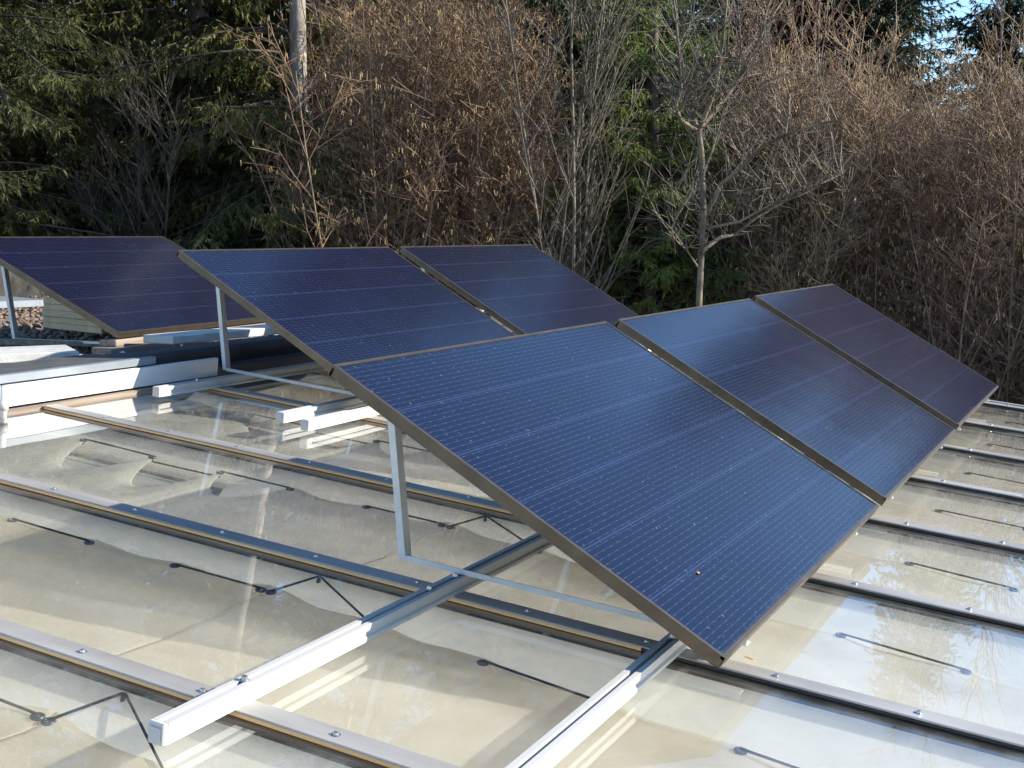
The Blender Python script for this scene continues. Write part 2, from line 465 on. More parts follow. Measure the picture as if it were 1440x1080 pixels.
# ------------------------------------------------------------------ shade cloths laced to cords under the glass
BAY_NAME = {-2: 'nearest the camera at bottom left', -1: 'in the lower left corner bay', 0: 'in the bay with the white rail end', 1: 'in the bay left of the tall bracket',
            2: 'under the two short white rail ends', 3: 'in the bay below the rear solar panels', 4: 'in the fourth bay from the far edge', 5: 'in the third bay from the far edge', 6: 'in the bay next to the far roof edge'}
cords = {}
for k in range(-2, 7):
    xb = BAR0 + BARW * k
    shift = {-1: -0.085, 0: 0.045, 2: -0.085}.get(k, 0.0)
    up_eyes = [y + shift for y in (1.64, 1.32, 1.02, 0.73, 0.43, 0.15)]
    lo_eyes = [y + shift * (1 if y > -0.3 else 0.4) for y in (0.118, -0.20, -0.50, -0.82, -1.13, -1.45, -1.76)]
    for part, (ya, yb, eyes) in enumerate(((0.136 + shift, 1.93, up_eyes), (-1.9, 0.132 + shift, lo_eyes))):
        V, F = [], []
        ny, nx = 150, 26
        ez = []

        def edge_rel(y): return 0.15 + 0.12 * max(0.0, 0.1 - y)

        def sc(y):
            es = sorted(eyes)
            for a, b in zip(es, es[1:]):
                if a <= y <= b:
                    return math.sin(math.pi * (y - a) / (b - a)) ** 0.8
            return 0.0
        amp = 0.012
        if part == 0 and k in (1, 2): amp = 0.27 if k == 1 else 0.20

        def surf(y, s):
            tight = amp if (part == 1 or k not in (1, 2)) else amp * min(1.0, max(0.06, (y - 0.70) / 0.30))
            q = sc(y)
            xf = xb + BARW + 0.03 - edge_rel(y) - tight * q
            xx = xb + 0.045 + s * (xf - xb - 0.045)
            sag = 0.014 * math.sin(math.pi * s)
            wr = 0.0022 * math.sin(9 * y + 5 * s + k) + 0.0016 * math.sin(23 * y - 14 * s + 2 * k) + 0.0011 * math.sin(41 * y + 17 * s)
            wr += 0.006 * s ** 3 * math.sin(20.1 * (y - eyes[0]) + 1.0) * (1.0 if amp > 0.05 else 0.45)
            ye = ya if part == 0 else yb                     # gathered end by the hook
            de = abs(y - ye)
            wr += 0.007 * math.exp(-de / 0.10) * s * math.sin(26 * s + 30 * de)
            return (xx, y, -0.050 - sag + wr * s * (1.15 - s * 0.5) - min(0.03, 0.3 * tight) * q * s ** 4)
        for j in range(ny + 1):
            y = ya + (yb - ya) * j / ny
            for i in range(nx + 1):
                V.append(surf(y, i / nx))
        for j in range(ny):
            for i in range(nx):
                a = j * (nx + 1) + i
                F.append([a, a + 1, a + nx + 2, a + nx + 1])
        t = thing('shade_cloth', M.copy(), 'white shade cloth %s, %s half' % (BAY_NAME[k], 'upper' if part == 0 else 'lower'), 'shade cloth', 'shade cloths laced under the glass')
        me = mesh('sheet', V, F, MT['beigecloth' if k < 1 else 'cloth'], True)
        o = link('sheet', me, t)
        md = o.modifiers.new('thickness', 'SOLIDIFY'); md.thickness = 0.0015; md.offset = -1
        for y in eyes:
            x, _, z = surf(y, 0.955)
            MB().torus((x, y, z + 0.0015), 0.0105, 0.0042).build('eyelet', MT['eyelet'], t)
            cords.setdefault(k, []).append((x, y, z, part))
    pts = []
    es = cords[k]
    peg = (xb + BARW - 0.014, 0.068 + shift, -0.034)
    for i, (x, y, z, part) in enumerate(es):
        j = i if part == 0 else i - 6
        hi, lo = z + 0.0065, z - 0.014
        rising = (j % 2 == 0)                # comes up through this eyelet, goes down through the next
        a, b = (lo, hi) if rising else (hi, lo)
        pts += [(x, y + 0.003, a), (x, y - 0.003, b)]
        if part == 1 and j == 0:             # over the peg on the upper bar
            pts += [(peg[0], peg[1] + 0.003, peg[2] + 0.004), (peg[0] + 0.002, peg[1] - 0.004, peg[2] + 0.004)]
    # corner lacing over the peg
    ct = thing('lacing_cord', M.copy(), 'thin dark cord lacing the shade cloth %s' % BAY_NAME[k], 'cord', 'cords lacing the shade cloths')
    MB().tube(pts, 0.0030, 6).build('cord', MT['cord'], ct, True)
    MB().disc((peg[0], peg[1], -0.050), 0.006, 0.017, 10, 0.002).build('peg', MT['eyelet'], ct)

# ------------------------------------------------------------------ rails that carry the panels
def rail(x0, x1, y, label, ends=True, bolts=()):
    t = thing('mounting_rail', M @ Matrix.Translation((x0, y, 0.0046)), label, 'rail', 'aluminium rails under the solar panels')
    L = x1 - x0
    w, h = 0.036, 0.040
    pr = [(-w / 2, 0), (w / 2, 0), (w / 2, 0.009), (w / 2 - 0.006, 0.013), (w / 2 - 0.006, 0.021), (w / 2, 0.025), (w / 2, h), (0.0055, h), (0.0055, h - 0.012),
          (-0.0055, h - 0.012), (-0.0055, h), (-w / 2, h), (-w / 2, 0.025), (-w / 2 + 0.006, 0.021), (-w / 2 + 0.006, 0.013), (-w / 2, 0.009)]
    MB().extrude(pr, 'x', 0.012, L).build('profile', MT['rail'], t)
    if ends:
        c = MB().box((-0.001, -w / 2 - 0.001, -0.001), (0.0115, w / 2 + 0.001, h + 0.0015), 0.003)
        c.box((-0.0035, -w / 2 + 0.006, 0.006), (-0.0012, w / 2 - 0.006, h - 0.006), 0.001)
        c.build('end_cap', MT['plastic'], t)
    for bx in bolts:
        s = MB().disc((bx - x0, 0, h), 0.011, 0.002).disc((bx - x0, 0, h + 0.002), 0.0075, 0.007, 6, 0.0)
        s.build('bolt', MT['steel'], t)
    return t


R1Y, R2Y = -0.262, -0.855
rail(-0.868, 5.33, R1Y, 'long aluminium rail with its boxy grey end cap in view under the front panel', bolts=(-0.62, 0.23, 0.10))
rail(-0.99, 5.33, R2Y, 'long aluminium rail under the low panel edge, running out of the picture bottom', bolts=(-0.70, 0.19))
rail(1.545, 5.33, 1.872, 'aluminium rail end butted against the white board at the top of the glass roof', bolts=(1.8,))
rail(1.545, 5.33, 1.245, 'short white rail end under the rear panels, farther of the pair', bolts=())
rail(1.505, 5.33, 1.100, 'short white rail end under the rear panels, nearer of the pair', bolts=())


# ------------------------------------------------------------------ solar panels
def solar_panel(mw, label, tilt, group, base_drop=0.0, feet=(0.25, 1.47)):
    """origin: lower left corner of the panel's top face; x along the lower edge, y up the slope"""
    t = thing('solar_panel', mw, label, 'solar panel', group)
    H, lip = 0.030, 0.010
    f = MB()
    pr = [(0, 0), (0, -H), (0.024, -H), (0.024, -H + 0.002), (0.002, -H + 0.002), (0.002, -0.007), (lip, -0.007), (lip, 0)]
    # long sides run the full width, short sides butt between them
    for s in (0, 1):
        P = [((q if s == 0 else PH - q), z) for q, z in pr]
        f.extrude(P if s else P[::-1], 'x', 0, PW)
        P = [((q if s == 0 else PW - q), z) for q, z in pr]
        f.extrude(P[::-1] if s else P, 'y', 0.0 + 0.0101, PH - 0.0101)
    f.box((0.0, 0.0005, -H + 0.0002), (0.002, 0.0101, -0.0002)).box((PW - 0.002, 0.0005, -H + 0.0002), (PW, 0.0101, -0.0002))
    f.build('frame', MT['frame'], t)
    MB().box((0.004, 0.004, -0.0062), (PW - 0.004, PH - 0.004, -0.0018)).build('glass', MT['cells'], t)
    MB().box((0.004, 0.004, -0.0068), (PW - 0.004, PH - 0.004, -0.0064)).build('backsheet', MT['backsheet'], t)
    j = MB()
    for cx in (0.35, 0.86, 1.37): j.box((cx - 0.05, PH / 2 - 0.03, -0.024), (cx + 0.05, PH / 2 + 0.03, -0.0072), 0.003)
    j.build('junction_box', MT['backsheet'], t)
    # folded aluminium angle bracket: tall rear leg, flat foot running downslope
    ct, st = math.cos(tilt), math.sin(tilt)

    def P(x, hy, hz):            # hy,hz: offset from the lower corner along the roof and off the roof
        return (x, hy * ct + hz * st, -hy * st + hz * ct)
    zb = -base_drop
    for fx in feet:
        b = MB()
        yt = 0.93                # where the leg stands
        top_y = PH * ct - 0.010
        z_top = (top_y - 0.0) * math.tan(tilt) - H / ct - 0.002
        th, w = 0.003, 0.032
        for (ya, za, yb, zb2) in ((yt, zb, top_y, z_top),):
            V = []
            for yy, zz in ((ya, za), (yb, zb2)):
                for dx, dy in ((0, 0), (w, 0), (w, th), (0, th)):
                    V.append(P(fx + dx, yy + dy, zz))
            b.add(V, [[0, 1, 5, 4], [1, 2, 6, 5], [2, 3, 7, 6], [3, 0, 4, 7], [3, 2, 1, 0], [4, 5, 6, 7]])
            V = []                       # upstanding flange of the angle
            for yy, zz in ((ya, za), (yb, zb2)):
                for dx, dy in ((0, th), (th, th), (th, 0.020), (0, 0.020)):
                    V.append(P(fx + dx, yy + dy, zz))
            b.add(V, [[0, 1, 5, 4], [1, 2, 6, 5], [2, 3, 7, 6], [3, 0, 4, 7], [3, 2, 1, 0], [4, 5, 6, 7]])
        V = []
        for yy in (0.02, yt):
            for dx, dz in ((0, 0), (w, 0), (w, th), (0, th)):
                V.append(P(fx + dx, yy, zb - th + dz))
        b.add(V, [[0, 4, 5, 1], [1, 5, 6, 2], [2, 6, 7, 3], [3, 7, 4, 0], [0, 1, 2, 3], [7, 6, 5, 4]])
        V = []
        for yy in (0.02, yt):
            for dx, dz in ((0, th), (th, th), (th, 0.014), (0, 0.014)):
                V.append(P(fx + dx, yy, zb - th + dz))
        b.add(V, [[0, 4, 5, 1], [1, 5, 6, 2], [2, 6, 7, 3], [3, 7, 4, 0], [0, 1, 2, 3], [7, 6, 5, 4]])
        b.build('bracket', MT['alu'], t)
    return t


TILT = RAD(24.44)
ZB = 0.5686 - PH * math.sin(TILT)
YB = -PH * math.cos(TILT)
G1 = 'solar panels on the glass roof'


def roof_panel(x, ytop, ztop, label, tilt=TILT):
    zb, yb = ztop - PH * math.sin(tilt), ytop - PH * math.cos(tilt)
    mw = M @ Matrix.Translation((x, yb, zb)) @ Matrix.Rotation(tilt, 4, 'X')
    return solar_panel(mw, label, tilt, G1, zb - 0.050)


roof_panel(0.0, 0.0, 0.5686, 'large dark blue solar panel in front, its corner lowest in the picture')
roof_panel(PW + 0.1234, 0.0, 0.5691, 'blue solar panel in the middle of the front row')
roof_panel(2 * PW + 0.1234 + 0.0962, 0.0, 0.5787, 'dark brownish solar panel at the right end of the front row')
roof_panel(1.8494, 2.0559, 0.5862, 'blue solar panel with a brown frame edge, left one of the rear row')
roof_panel(1.8494 + PW + 0.1296, 2.0559, 0.5862, 'bright blue solar panel at the right end of the rear row')
fm = Matrix.Translation((2.556, 2.994, 0.364)) @ Matrix.Rotation(RAD(3.70), 4, 'Z') @ Matrix.Rotation(RAD(25.94), 4, 'X')
solar_panel(fm, 'blue solar panel standing on the gravel roof at far left', RAD(25.94), G1, 0.085)

# ------------------------------------------------------------------ the flat gravel roof beyond the glass
GZ = 0.250                                              # gravel level (world)
flat = thing('flat_roof', Matrix.Identity(4), 'flat gravel roof with dark edging at the top of the glass roof', 'building')


def RW(x, y, z):
    return M @ Vector((x, y, z))


def world_box(mb, x0, x1, ya, za, yb, zb, yb2=None):
    mb.box((x0, ya, za), (x1, yb, zb))


# white board that closes the top of the glass roof (roof coordinates, baked through M)
wb = MB().box((-3.2, 2.030, 0.010), (2.137, 2.052, 0.0915), 0.002)
o = wb.build('white_board', MT['whiteboard'], flat); o.matrix_local = M
o = MB().box((-3.2, 2.003, -0.016), (5.45, 2.029, 0.0035)).build('sill_board', MT['batten'], flat); o.matrix_local = M
o = MB().box((-3.2, 2.046, 0.098), (1.737, 2.075, 0.129), 0.0015).build('zinc_edge', MT['flash'], flat); o.matrix_local = M
yw0 = RW(0, 2.076, 0.129)
MB().box((-3.2, yw0.y, yw0.z - 0.035), (1.72, 2.38, yw0.z - 0.0035)).build('roof_edge', MT['flattop'], flat)
yw1 = RW(0, 2.20, 0.105)
MB().extrude([(yw1.y, yw1.z), (yw1.y - 0.012, yw1.z - 0.02), (yw1.y - 0.010, yw1.z - 0.085), (yw1.y + 0.16, yw1.z - 0.085), (yw1.y + 0.16, yw1.z + 0.001), (yw1.y + 0.03, yw1.z + 0.004)], 'x', 1.735, 7.4).build('dark_upstand', MT['membrane'], flat)
MB().box((-3.2, 2.10, -2.7), (7.4, 2.18, yw0.z - 0.10)).build('wall', MT['membrane'], flat)
MB().box((-3.2, 2.385, -2.7), (6.9, 9.0, GZ - 0.03)).build('roof_deck', MT['batten'], flat)
MB().box((5.2, 8.3, GZ - 0.02), (13.0, 8.6, 0.76), 0.01).build('parapet', MT['nearblack'], flat)
MB().box((6.901, 6.0, -2.7), (13.0, 9.0, GZ - 0.035)).build('rear_deck', MT['batten'], flat)
# white pipe standing at the left edge
pp = thing('downpipe', M @ Matrix.Translation((0.853, 1.984, 0)), 'white plastic pipe stub at the left edge of the picture', 'pipe')
MB().tube([(0, 0, -0.03), (0, 0, 0.105)], 0.013, 16).build('tube', MT['whiteboard'], pp, True)
MB().tube([(0, 0, 0.015), (0, 0, 0.050)], 0.018, 16).build('collar', MT['plastic'], pp, True)


def gravel():
    n = 8500
    u = RNG.random((n, 2))
    x = 1.2 + u[:, 0] * 6.0
    y = 2.40 + u[:, 1] ** 1.4 * 6.0
    keep = y > 2.39
    x, y = x[keep], y[keep]
    n = len(x)
    import bmesh
    bm = bmesh.new(); bmesh.ops.create_icosphere(bm, subdivisions=1, radius=1)
    bm.verts.ensure_lookup_table()
    v0 = np.array([v.co[:] for v in bm.verts]); f0 = np.array([[v.index for v in f.verts] for f in bm.faces]); bm.free()
    s = RNG.uniform(0.011, 0.026, (n, 1)) * RNG.uniform(0.7, 1.2, (n, 3)) * np.array([1.15, 1.0, 0.75])
    th = RNG.random(n) * 6.28
    jit = 1 + RNG.normal(0, 0.12, (n, len(v0), 1))
    P = v0[None] * jit * s[:, None, :]
    c, d = np.cos(th)[:, None], np.sin(th)[:, None]
    X = P[..., 0] * c - P[..., 1] * d + x[:, None]
    Y = P[..., 0] * d + P[..., 1] * c + y[:, None]
    Z = P[..., 2] + (GZ - 0.012 + 0.050 * np.clip((2.92 - y) / 0.4, 0, 1) + RNG.random(n) * 0.014)[:, None]
    V = np.stack([X, Y, Z], -1).reshape(-1, 3)
    F = (f0[None] + (np.arange(n) * len(v0))[:, None, None]).reshape(-1, 3)
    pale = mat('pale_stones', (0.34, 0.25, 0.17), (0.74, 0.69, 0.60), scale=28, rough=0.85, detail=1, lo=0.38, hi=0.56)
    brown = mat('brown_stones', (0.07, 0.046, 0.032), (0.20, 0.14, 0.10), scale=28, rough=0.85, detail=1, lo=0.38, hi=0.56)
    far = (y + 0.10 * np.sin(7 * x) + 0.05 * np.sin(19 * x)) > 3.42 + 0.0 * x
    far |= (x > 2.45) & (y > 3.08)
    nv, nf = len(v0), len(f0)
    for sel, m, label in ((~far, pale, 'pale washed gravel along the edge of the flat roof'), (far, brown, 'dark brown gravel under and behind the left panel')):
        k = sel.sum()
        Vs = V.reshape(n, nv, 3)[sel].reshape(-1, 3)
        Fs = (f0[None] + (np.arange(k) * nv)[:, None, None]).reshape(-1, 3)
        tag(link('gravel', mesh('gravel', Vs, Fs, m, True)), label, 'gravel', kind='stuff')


gravel()


def slab(name, c, size, rot, mt, label, cat, group=None, bev=0.004):
    t = tag(MB().box((-size[0] / 2, -size[1] / 2, 0), (size[0] / 2, size[1] / 2, size[2]), bev).build(name, mt), label, cat, group)
    t.location = c
    t.rotation_euler = (0, 0, rot)
    return t


slab('concrete_slab', (1.976, 3.328, GZ + 0.008), (0.84, 0.44, 0.045), RAD(-37), MT['concrete'], 'bright sunlit concrete slab lying on the gravel at the left edge', 'slab')
slab('concrete_slab', (3.16, 2.76, GZ + 0.060), (1.05, 0.22, 0.042), RAD(-5), MT['concrete'], 'long pale concrete slab on the dark roof edge in front of the left panel', 'slab')
slab('paving_brick', (1.52, 2.93, GZ + 0.012), (0.22, 0.12, 0.045), RAD(-37), MT['tanstone'], 'brown end of a paving stone beside the bright slab', 'stone')
for i in range(5):
    slab('paving_slab', (3.855 + random.uniform(-.008, .008), 4.366 + random.uniform(-.008, .008), GZ + 0.004 + 0.0405 * i), (0.79, 0.40, 0.040), RAD(71 + random.uniform(-1.5, 1.5)), MT['tanstone'],
         '%s tan paving slab of the stack weighing down the left panel' % ('lowest', 'second lowest', 'middle', 'second highest', 'topmost')[i], 'slab', 'stacked paving slabs')
slab('timber_batten', (3.45, 3.105, GZ + 0.004), (1.95, 0.13, 0.038), RAD(3.7), MT['batten'], 'lower weathered timber board under the low edge of the left panel', 'board')
slab('timber_batten', (3.43, 3.112, GZ + 0.0425), (1.80, 0.11, 0.036), RAD(3.9), MT['batten'], 'upper weathered timber board carrying the low edge of the left panel', 'board')
slab('timber_batten', (2.75, 3.75, GZ + 0.008), (0.10, 0.8, 0.03), RAD(15), MT['batten'], 'grey timber offcut lying on shaded gravel under the left panel', 'board')
slab('concrete_slab', (5.45, 7.3, GZ + 0.004), (0.9, 0.9, 0.06), RAD(-20), MT['flash'], 'shaded grey slab far back behind the left panel', 'slab')  # slab in a darker grey; its shade is put into the colour
for i, (px_, py_, w_) in enumerate(((1.10, -1.16, 'in the black joint below the front panels'), (0.33, -1.005, 'caught in the joint beside the lowest panel corner'), (1.95, -1.30, 'on the glass near the right edge of the picture'))):
    q = slab('dry_leaf', (0, 0, 0), (0.022, 0.012, 0.002), 0, MT['leaf'], 'small reddish dry leaf ' + w_, 'leaf', bev=0.0006)
    q.matrix_world = M @ Matrix.Translation((px_, py_, -0.0095)) @ Matrix.Rotation(i * 1.3, 4, 'Z') @ Matrix.Rotation(0.25, 4, 'X')
lf = slab('dry_leaf', (0, 0, 0), (0.010, 0.006, 0.0015), 0, MT['leaf'], 'tiny orange dry leaf stuck on the front solar panel', 'leaf', bev=0.0004)
lf.matrix_world = M @ Matrix.Translation((0, YB, ZB)) @ Matrix.Rotation(TILT, 4, 'X') @ Matrix.Translation((0.30, 0.185, 0.0))

# ------------------------------------------------------------------ trees
def seg_tubes(P0, P1, r0, r1, n=3):
    """many straight tapered sticks at once"""
    P0, P1 = np.asarray(P0, float), np.asarray(P1, float)
    r0 = np.broadcast_to(np.asarray(r0, float), (len(P0),)); r1 = np.broadcast_to(np.asarray(r1, float), (len(P0),))
    t = P1 - P0
    t = t / np.maximum(np.linalg.norm(t, axis=1, keepdims=True), 1e-9)
    ref = np.where(np.abs(t[:, 2:3]) < 0.9, np.array([[0, 0, 1.0]]), np.array([[1.0, 0, 0]]))
    u = np.cross(t, ref); u /= np.linalg.norm(u, axis=1, keepdims=True)
    w = np.cross(t, u)
    a = np.arange(n) * 2 * np.pi / n
    ring = u[:, None, :] * np.cos(a)[None, :, None] + w[:, None, :] * np.sin(a)[None, :, None]
    A = P0[:, None] + ring * r0[:, None, None]; B = P1[:, None] + ring * r1[:, None, None]
    V = np.concatenate([A, B], 1).reshape(-1, 3)
    k = np.arange(n)
    q = np.stack([k, (k + 1) % n, n + (k + 1) % n, n + k], 1)
    F = (q[None] + (np.arange(len(P0)) * 2 * n)[:, None, None]).reshape(-1, 4)
    return V, F


class Sticks:
    def __init__(s): s.a, s.b, s.r, s.q = [], [], [], []

    def add(s, a, b, r0, r1): s.a.append(a); s.b.append(b); s.r.append(r0); s.q.append(r1)

    def poly(s, pts, r0, r1):
        n = len(pts) - 1
        for i in range(n):
            s.add(pts[i], pts[i + 1], r0 + (r1 - r0) * i / n, r0 + (r1 - r0) * (i + 1) / n)

    def mesh(s, name, m, n=3):
        V, F = seg_tubes(s.a, s.b, s.r, s.q, n)
        return mesh(name, V, F, m, True)


def needles(A, B, step, ln, wd, droop, rng):
    """narrow needle blades in a herringbone along twigs A->B"""
    A, B = np.asarray(A), np.asarray(B)
    d = B - A
    L = np.linalg.norm(d, axis=1)
    cnt = np.maximum(1, (L / step).astype(int))
    idx = np.repeat(np.arange(len(A)), cnt * 2)
    t = rng.random(len(idx))
    p = A[idx] + d[idx] * t[:, None]
    t_ = d[idx] / L[idx][:, None]
    rnd = rng.normal(0, 1, (len(idx), 3))
    side = np.cross(t_, rnd); side /= np.linalg.norm(side, axis=1, keepdims=True) + 1e-9
    dirn = t_ * 0.75 + side * 0.75 + np.array([0, 0, -droop])
    dirn /= np.linalg.norm(dirn, axis=1, keepdims=True)
    l = ln * rng.uniform(0.6, 1.25, (len(idx), 1))
    w = np.cross(dirn, rng.normal(0, 1, (len(idx), 3))); w /= np.linalg.norm(w, axis=1, keepdims=True) + 1e-9
    V = np.stack([p - w * wd / 2, p + w * wd / 2, p + dirn * l], 1).reshape(-1, 3)
    F = np.arange(len(V)).reshape(-1, 3)
    return V, F


BARK = mat('spruce_bark', (0.045, 0.034, 0.026), (0.13, 0.10, 0.08), scale=9, rough=0.9, bump=0.5, bscale=25, stretch=(1, 1, 0.35))
PALEBARK = mat('pale_bark', (0.16, 0.13, 0.105), (0.36, 0.32, 0.28), scale=7, rough=0.9, bump=0.4, bscale=25, stretch=(1, 1, 0.4))
NEEDLE = foliage_mat('spruce_needles', (0.070, 0.080, 0.022), (0.19, 0.18, 0.055), scale=1.4, transl=0.4)
NEEDLE_DARK = foliage_mat('dark_needles', (0.020, 0.038, 0.018), (0.055, 0.080, 0.030), scale=1.4)
NEEDLE_MID = foliage_mat('olive_needles', (0.055, 0.068, 0.022), (0.15, 0.15, 0.048), scale=1.4, transl=0.4)
NEEDLE_LIGHT = foliage_mat('yellow_green_needles', (0.10, 0.12, 0.026), (0.23, 0.24, 0.055), scale=1.2, transl=0.4)
HAZELBARK = mat('hazel_bark', (0.13, 0.088, 0.062), (0.30, 0.22, 0.155), scale=3, rough=0.8, per_object=0.25)
TWIG = mat('brown_twigs', (0.17, 0.10, 0.062), (0.34, 0.215, 0.125), scale=1.3, rough=0.8, per_object=0.22)
TWIG_TAN = mat('tan_twigs', (0.17, 0.115, 0.075), (0.33, 0.235, 0.15), scale=1.3, rough=0.8, per_object=0.2)
TWIG_RED = mat('red_brown_twigs', (0.125, 0.066, 0.050), (0.25, 0.142, 0.105), scale=1.3, rough=0.8, per_object=0.22)
CATKIN = mat('catkins', (0.30, 0.20, 0.085), (0.50, 0.37, 0.18), scale=2, rough=0.8)
APPLE = mat('lichen_bark', (0.065, 0.050, 0.036), (0.23, 0.185, 0.13), scale=5, rough=0.9, bump=0.3, bscale=40)
GREYTWIG = mat('grey_twigs', (0.085, 0.07, 0.053), (0.18, 0.15, 0.115), scale=2, rough=0.85)


def spruce_meshes(seed, h, r, cb, bl, needle_mat, dens=1.0, droop=0.45, whorl=0.27, nb=7, trunk_mat=BARK, gap=0.0, hang=1.0, open_to=None):
    rng = np.random.default_rng(seed)
    tr = Sticks()
    pts = [(0.04 * math.sin(z * 0.7 + seed), 0.04 * math.cos(z * 0.5), z) for z in np.linspace(-0.2, h, 16)]
    tr.poly(pts, r, 0.02)
    limbs, tA, tB = Sticks(), [], []
    z = cb
    while z < h - 0.2:
        f = (z - cb) / (h - cb)
        for k in range(nb):
            if rng.random() < gap: continue
            az = rng.random() * 6.283
            if open_to is not None and 5.1 < z < 9.5 and (math.cos(az - open_to) > 0.5 or math.cos(az - math.atan2(SUN.y, SUN.x)) > 0.6): continue
            L = (bl * (1 - f) ** 0.75 + 0.25) * rng.uniform(0.65, 1.12)
            zz = z + rng.uniform(-0.15, 0.15)
            rise = rng.uniform(0.05, 0.25)
            dr = droop * rng.uniform(0.7, 1.3)
            n = 7
            ax = []
            for i in range(n + 1):
                t = i / n
                rad = L * t * (1 - 0.1 * dr * t)
                a2 = az + 0.12 * math.sin(t * 4 + k)
                ax.append(np.array([rad * math.cos(a2), rad * math.sin(a2), zz + L * (rise * t - dr * t * t + 0.16 * t ** 4)]))
            limbs.poly(ax, 0.008 + 0.007 * L, 0.003)
            ax = np.array(ax)
            # side twigs
            m = max(3, int(L / 0.11 * dens))
            for q in range(m):
                t = 0.18 + 0.82 * (q + rng.random()) / m
                i = min(n - 1, int(t * n)); fr = t * n - i
                p = ax[i] * (1 - fr) + ax[i + 1] * fr
                dv = ax[i + 1] - ax[i]; dv /= np.linalg.norm(dv)
                sd = np.cross(dv, [0, 0, 1.0]); sd /= np.linalg.norm(sd) + 1e-9
                sg = 1 if (q % 2) else -1
                ln = (0.14 + 0.34 * L * 0.5 * (1.1 - t)) * rng.uniform(0.6, 1.2)
                d = dv * 0.55 + sd * sg * rng.uniform(0.5, 0.9) + np.array([0, 0, -rng.uniform(0.2, 0.75) * hang])
                d /= np.linalg.norm(d)
                e = p + d * ln
                tA.append(p); tB.append(e)
                if ln > 0.26:
                    for _ in range(2):
                        u = rng.uniform(0.3, 0.8)
                        p2 = p + d * ln * u
                        d2 = d * 0.6 + np.cross(d, rng.normal(0, 1, 3)) * 0.5 + np.array([0, 0, -0.45])
                        d2 /= np.linalg.norm(d2)
                        tA.append(p2); tB.append(p2 + d2 * ln * 0.5)
            tA.append(ax[-2]); tB.append(ax[-1])
        z += whorl * rng.uniform(0.75, 1.25)
    V, F = needles(tA, tB, 0.030 / dens, 0.09, 0.024, 0.4, rng)
    lb = Sticks(); lb.a, lb.b, lb.r, lb.q = limbs.a, limbs.b, limbs.r, limbs.q
    for a, b in zip(tA, tB): lb.add(a, b, 0.005, 0.002)
    return dict(trunk=tr.mesh('trunk', trunk_mat, 9), limbs=lb.mesh('limbs', BARK, 3), crown=mesh('crown', V, F, needle_mat))


def hazel_meshes(seed, h, stems, spread, twig_mat, catkins=True, dens=1.0):
    rng = np.random.default_rng(seed)
    st, tw = Sticks(), Sticks()
    cat = []
    for s in range(stems):
        az = rng.random() * 6.283
        lean = rng.random() ** 0.7 * spread
        H = h * rng.uniform(0.62, 1.05)
        bx, by = rng.normal(0, 0.28, 2)
        pts = []
        n = 7
        w1, w2 = rng.normal(0, 0.05, 2)
        for i in range(n + 1):
            t = i / n
            r = lean * t ** 1.4
            pts.append(np.array([bx + r * math.cos(az) + w1 * math.sin(5 * t + s), by + r * math.sin(az) + w2 * math.cos(4 * t), H * t]))
        r0 = rng.uniform(0.010, 0.024)
        st.add(np.array([0, 0, 0.02]), np.array([bx, by, 0.02]), 0.02, 0.015)
        st.poly(pts, r0, 0.005)
        pts = np.array(pts)
        m = int(19 * dens)
        for q in range(m):
            t = 0.22 + 0.78 * (q + rng.random()) / m
            i = min(n - 1, int(t * n)); fr = t * n - i
            p = pts[i] * (1 - fr) + pts[i + 1] * fr
            a2 = rng.random() * 6.283
            up = rng.uniform(0.35, 1.9)
            d = np.array([math.cos(a2), math.sin(a2), up]); d /= np.linalg.norm(d)
            ln = rng.uniform(0.5, 1.35) * (1.15 - 0.6 * t)
            mid = p + d * ln * 0.5 + rng.normal(0, 0.03, 3)
            e = p + d * ln + np.array([0, 0, 0.1 * ln]) + rng.normal(0, 0.05, 3)
            tw.add(p, mid, 0.0062, 0.0046); tw.add(mid, e, 0.0046, 0.0028)
            for _ in range(int(9 * dens)):
                u = rng.uniform(0.1, 1.0)
                p2 = p + (mid - p) * u * 2 if u < 0.5 else mid + (e - mid) * (u - 0.5) * 2
                a3 = rng.random() * 6.283
                d2 = d * 0.8 + np.array([math.cos(a3), math.sin(a3), rng.uniform(-0.4, 0.7)]) * 0.95
                d2 /= np.linalg.norm(d2)
                l2 = rng.uniform(0.15, 0.48)
                e2 = p2 + d2 * l2
                tw.add(p2, e2, 0.0034, 0.0021)
                if rng.random() < 0.6:
                    d3 = d2 + rng.normal(0, 0.5, 3); d3 /= np.linalg.norm(d3)
                    p3 = p2 + d2 * l2 * 0.5
                    tw.add(p3, p3 + d3 * l2 * 0.6, 0.0034, 0.0022)
                if catkins and t > 0.5 and rng.random() < 0.45:
                    for _c in range(2):
                        cat.append((e2 + rng.normal(0, 0.012, 3), rng.uniform(0.03, 0.06)))
    out = dict(stems=st.mesh('stems', HAZELBARK, 5), twigs=tw.mesh('twigs', twig_mat, 3))
    if cat:
        c = Sticks()
        for p, l in cat:
            c.add(p, p + np.array([rng.normal(0, .008), rng.normal(0, .008), -l]), 0.0055, 0.0035)
        out['catkins'] = c.mesh('catkins', CATKIN, 3)
    return out


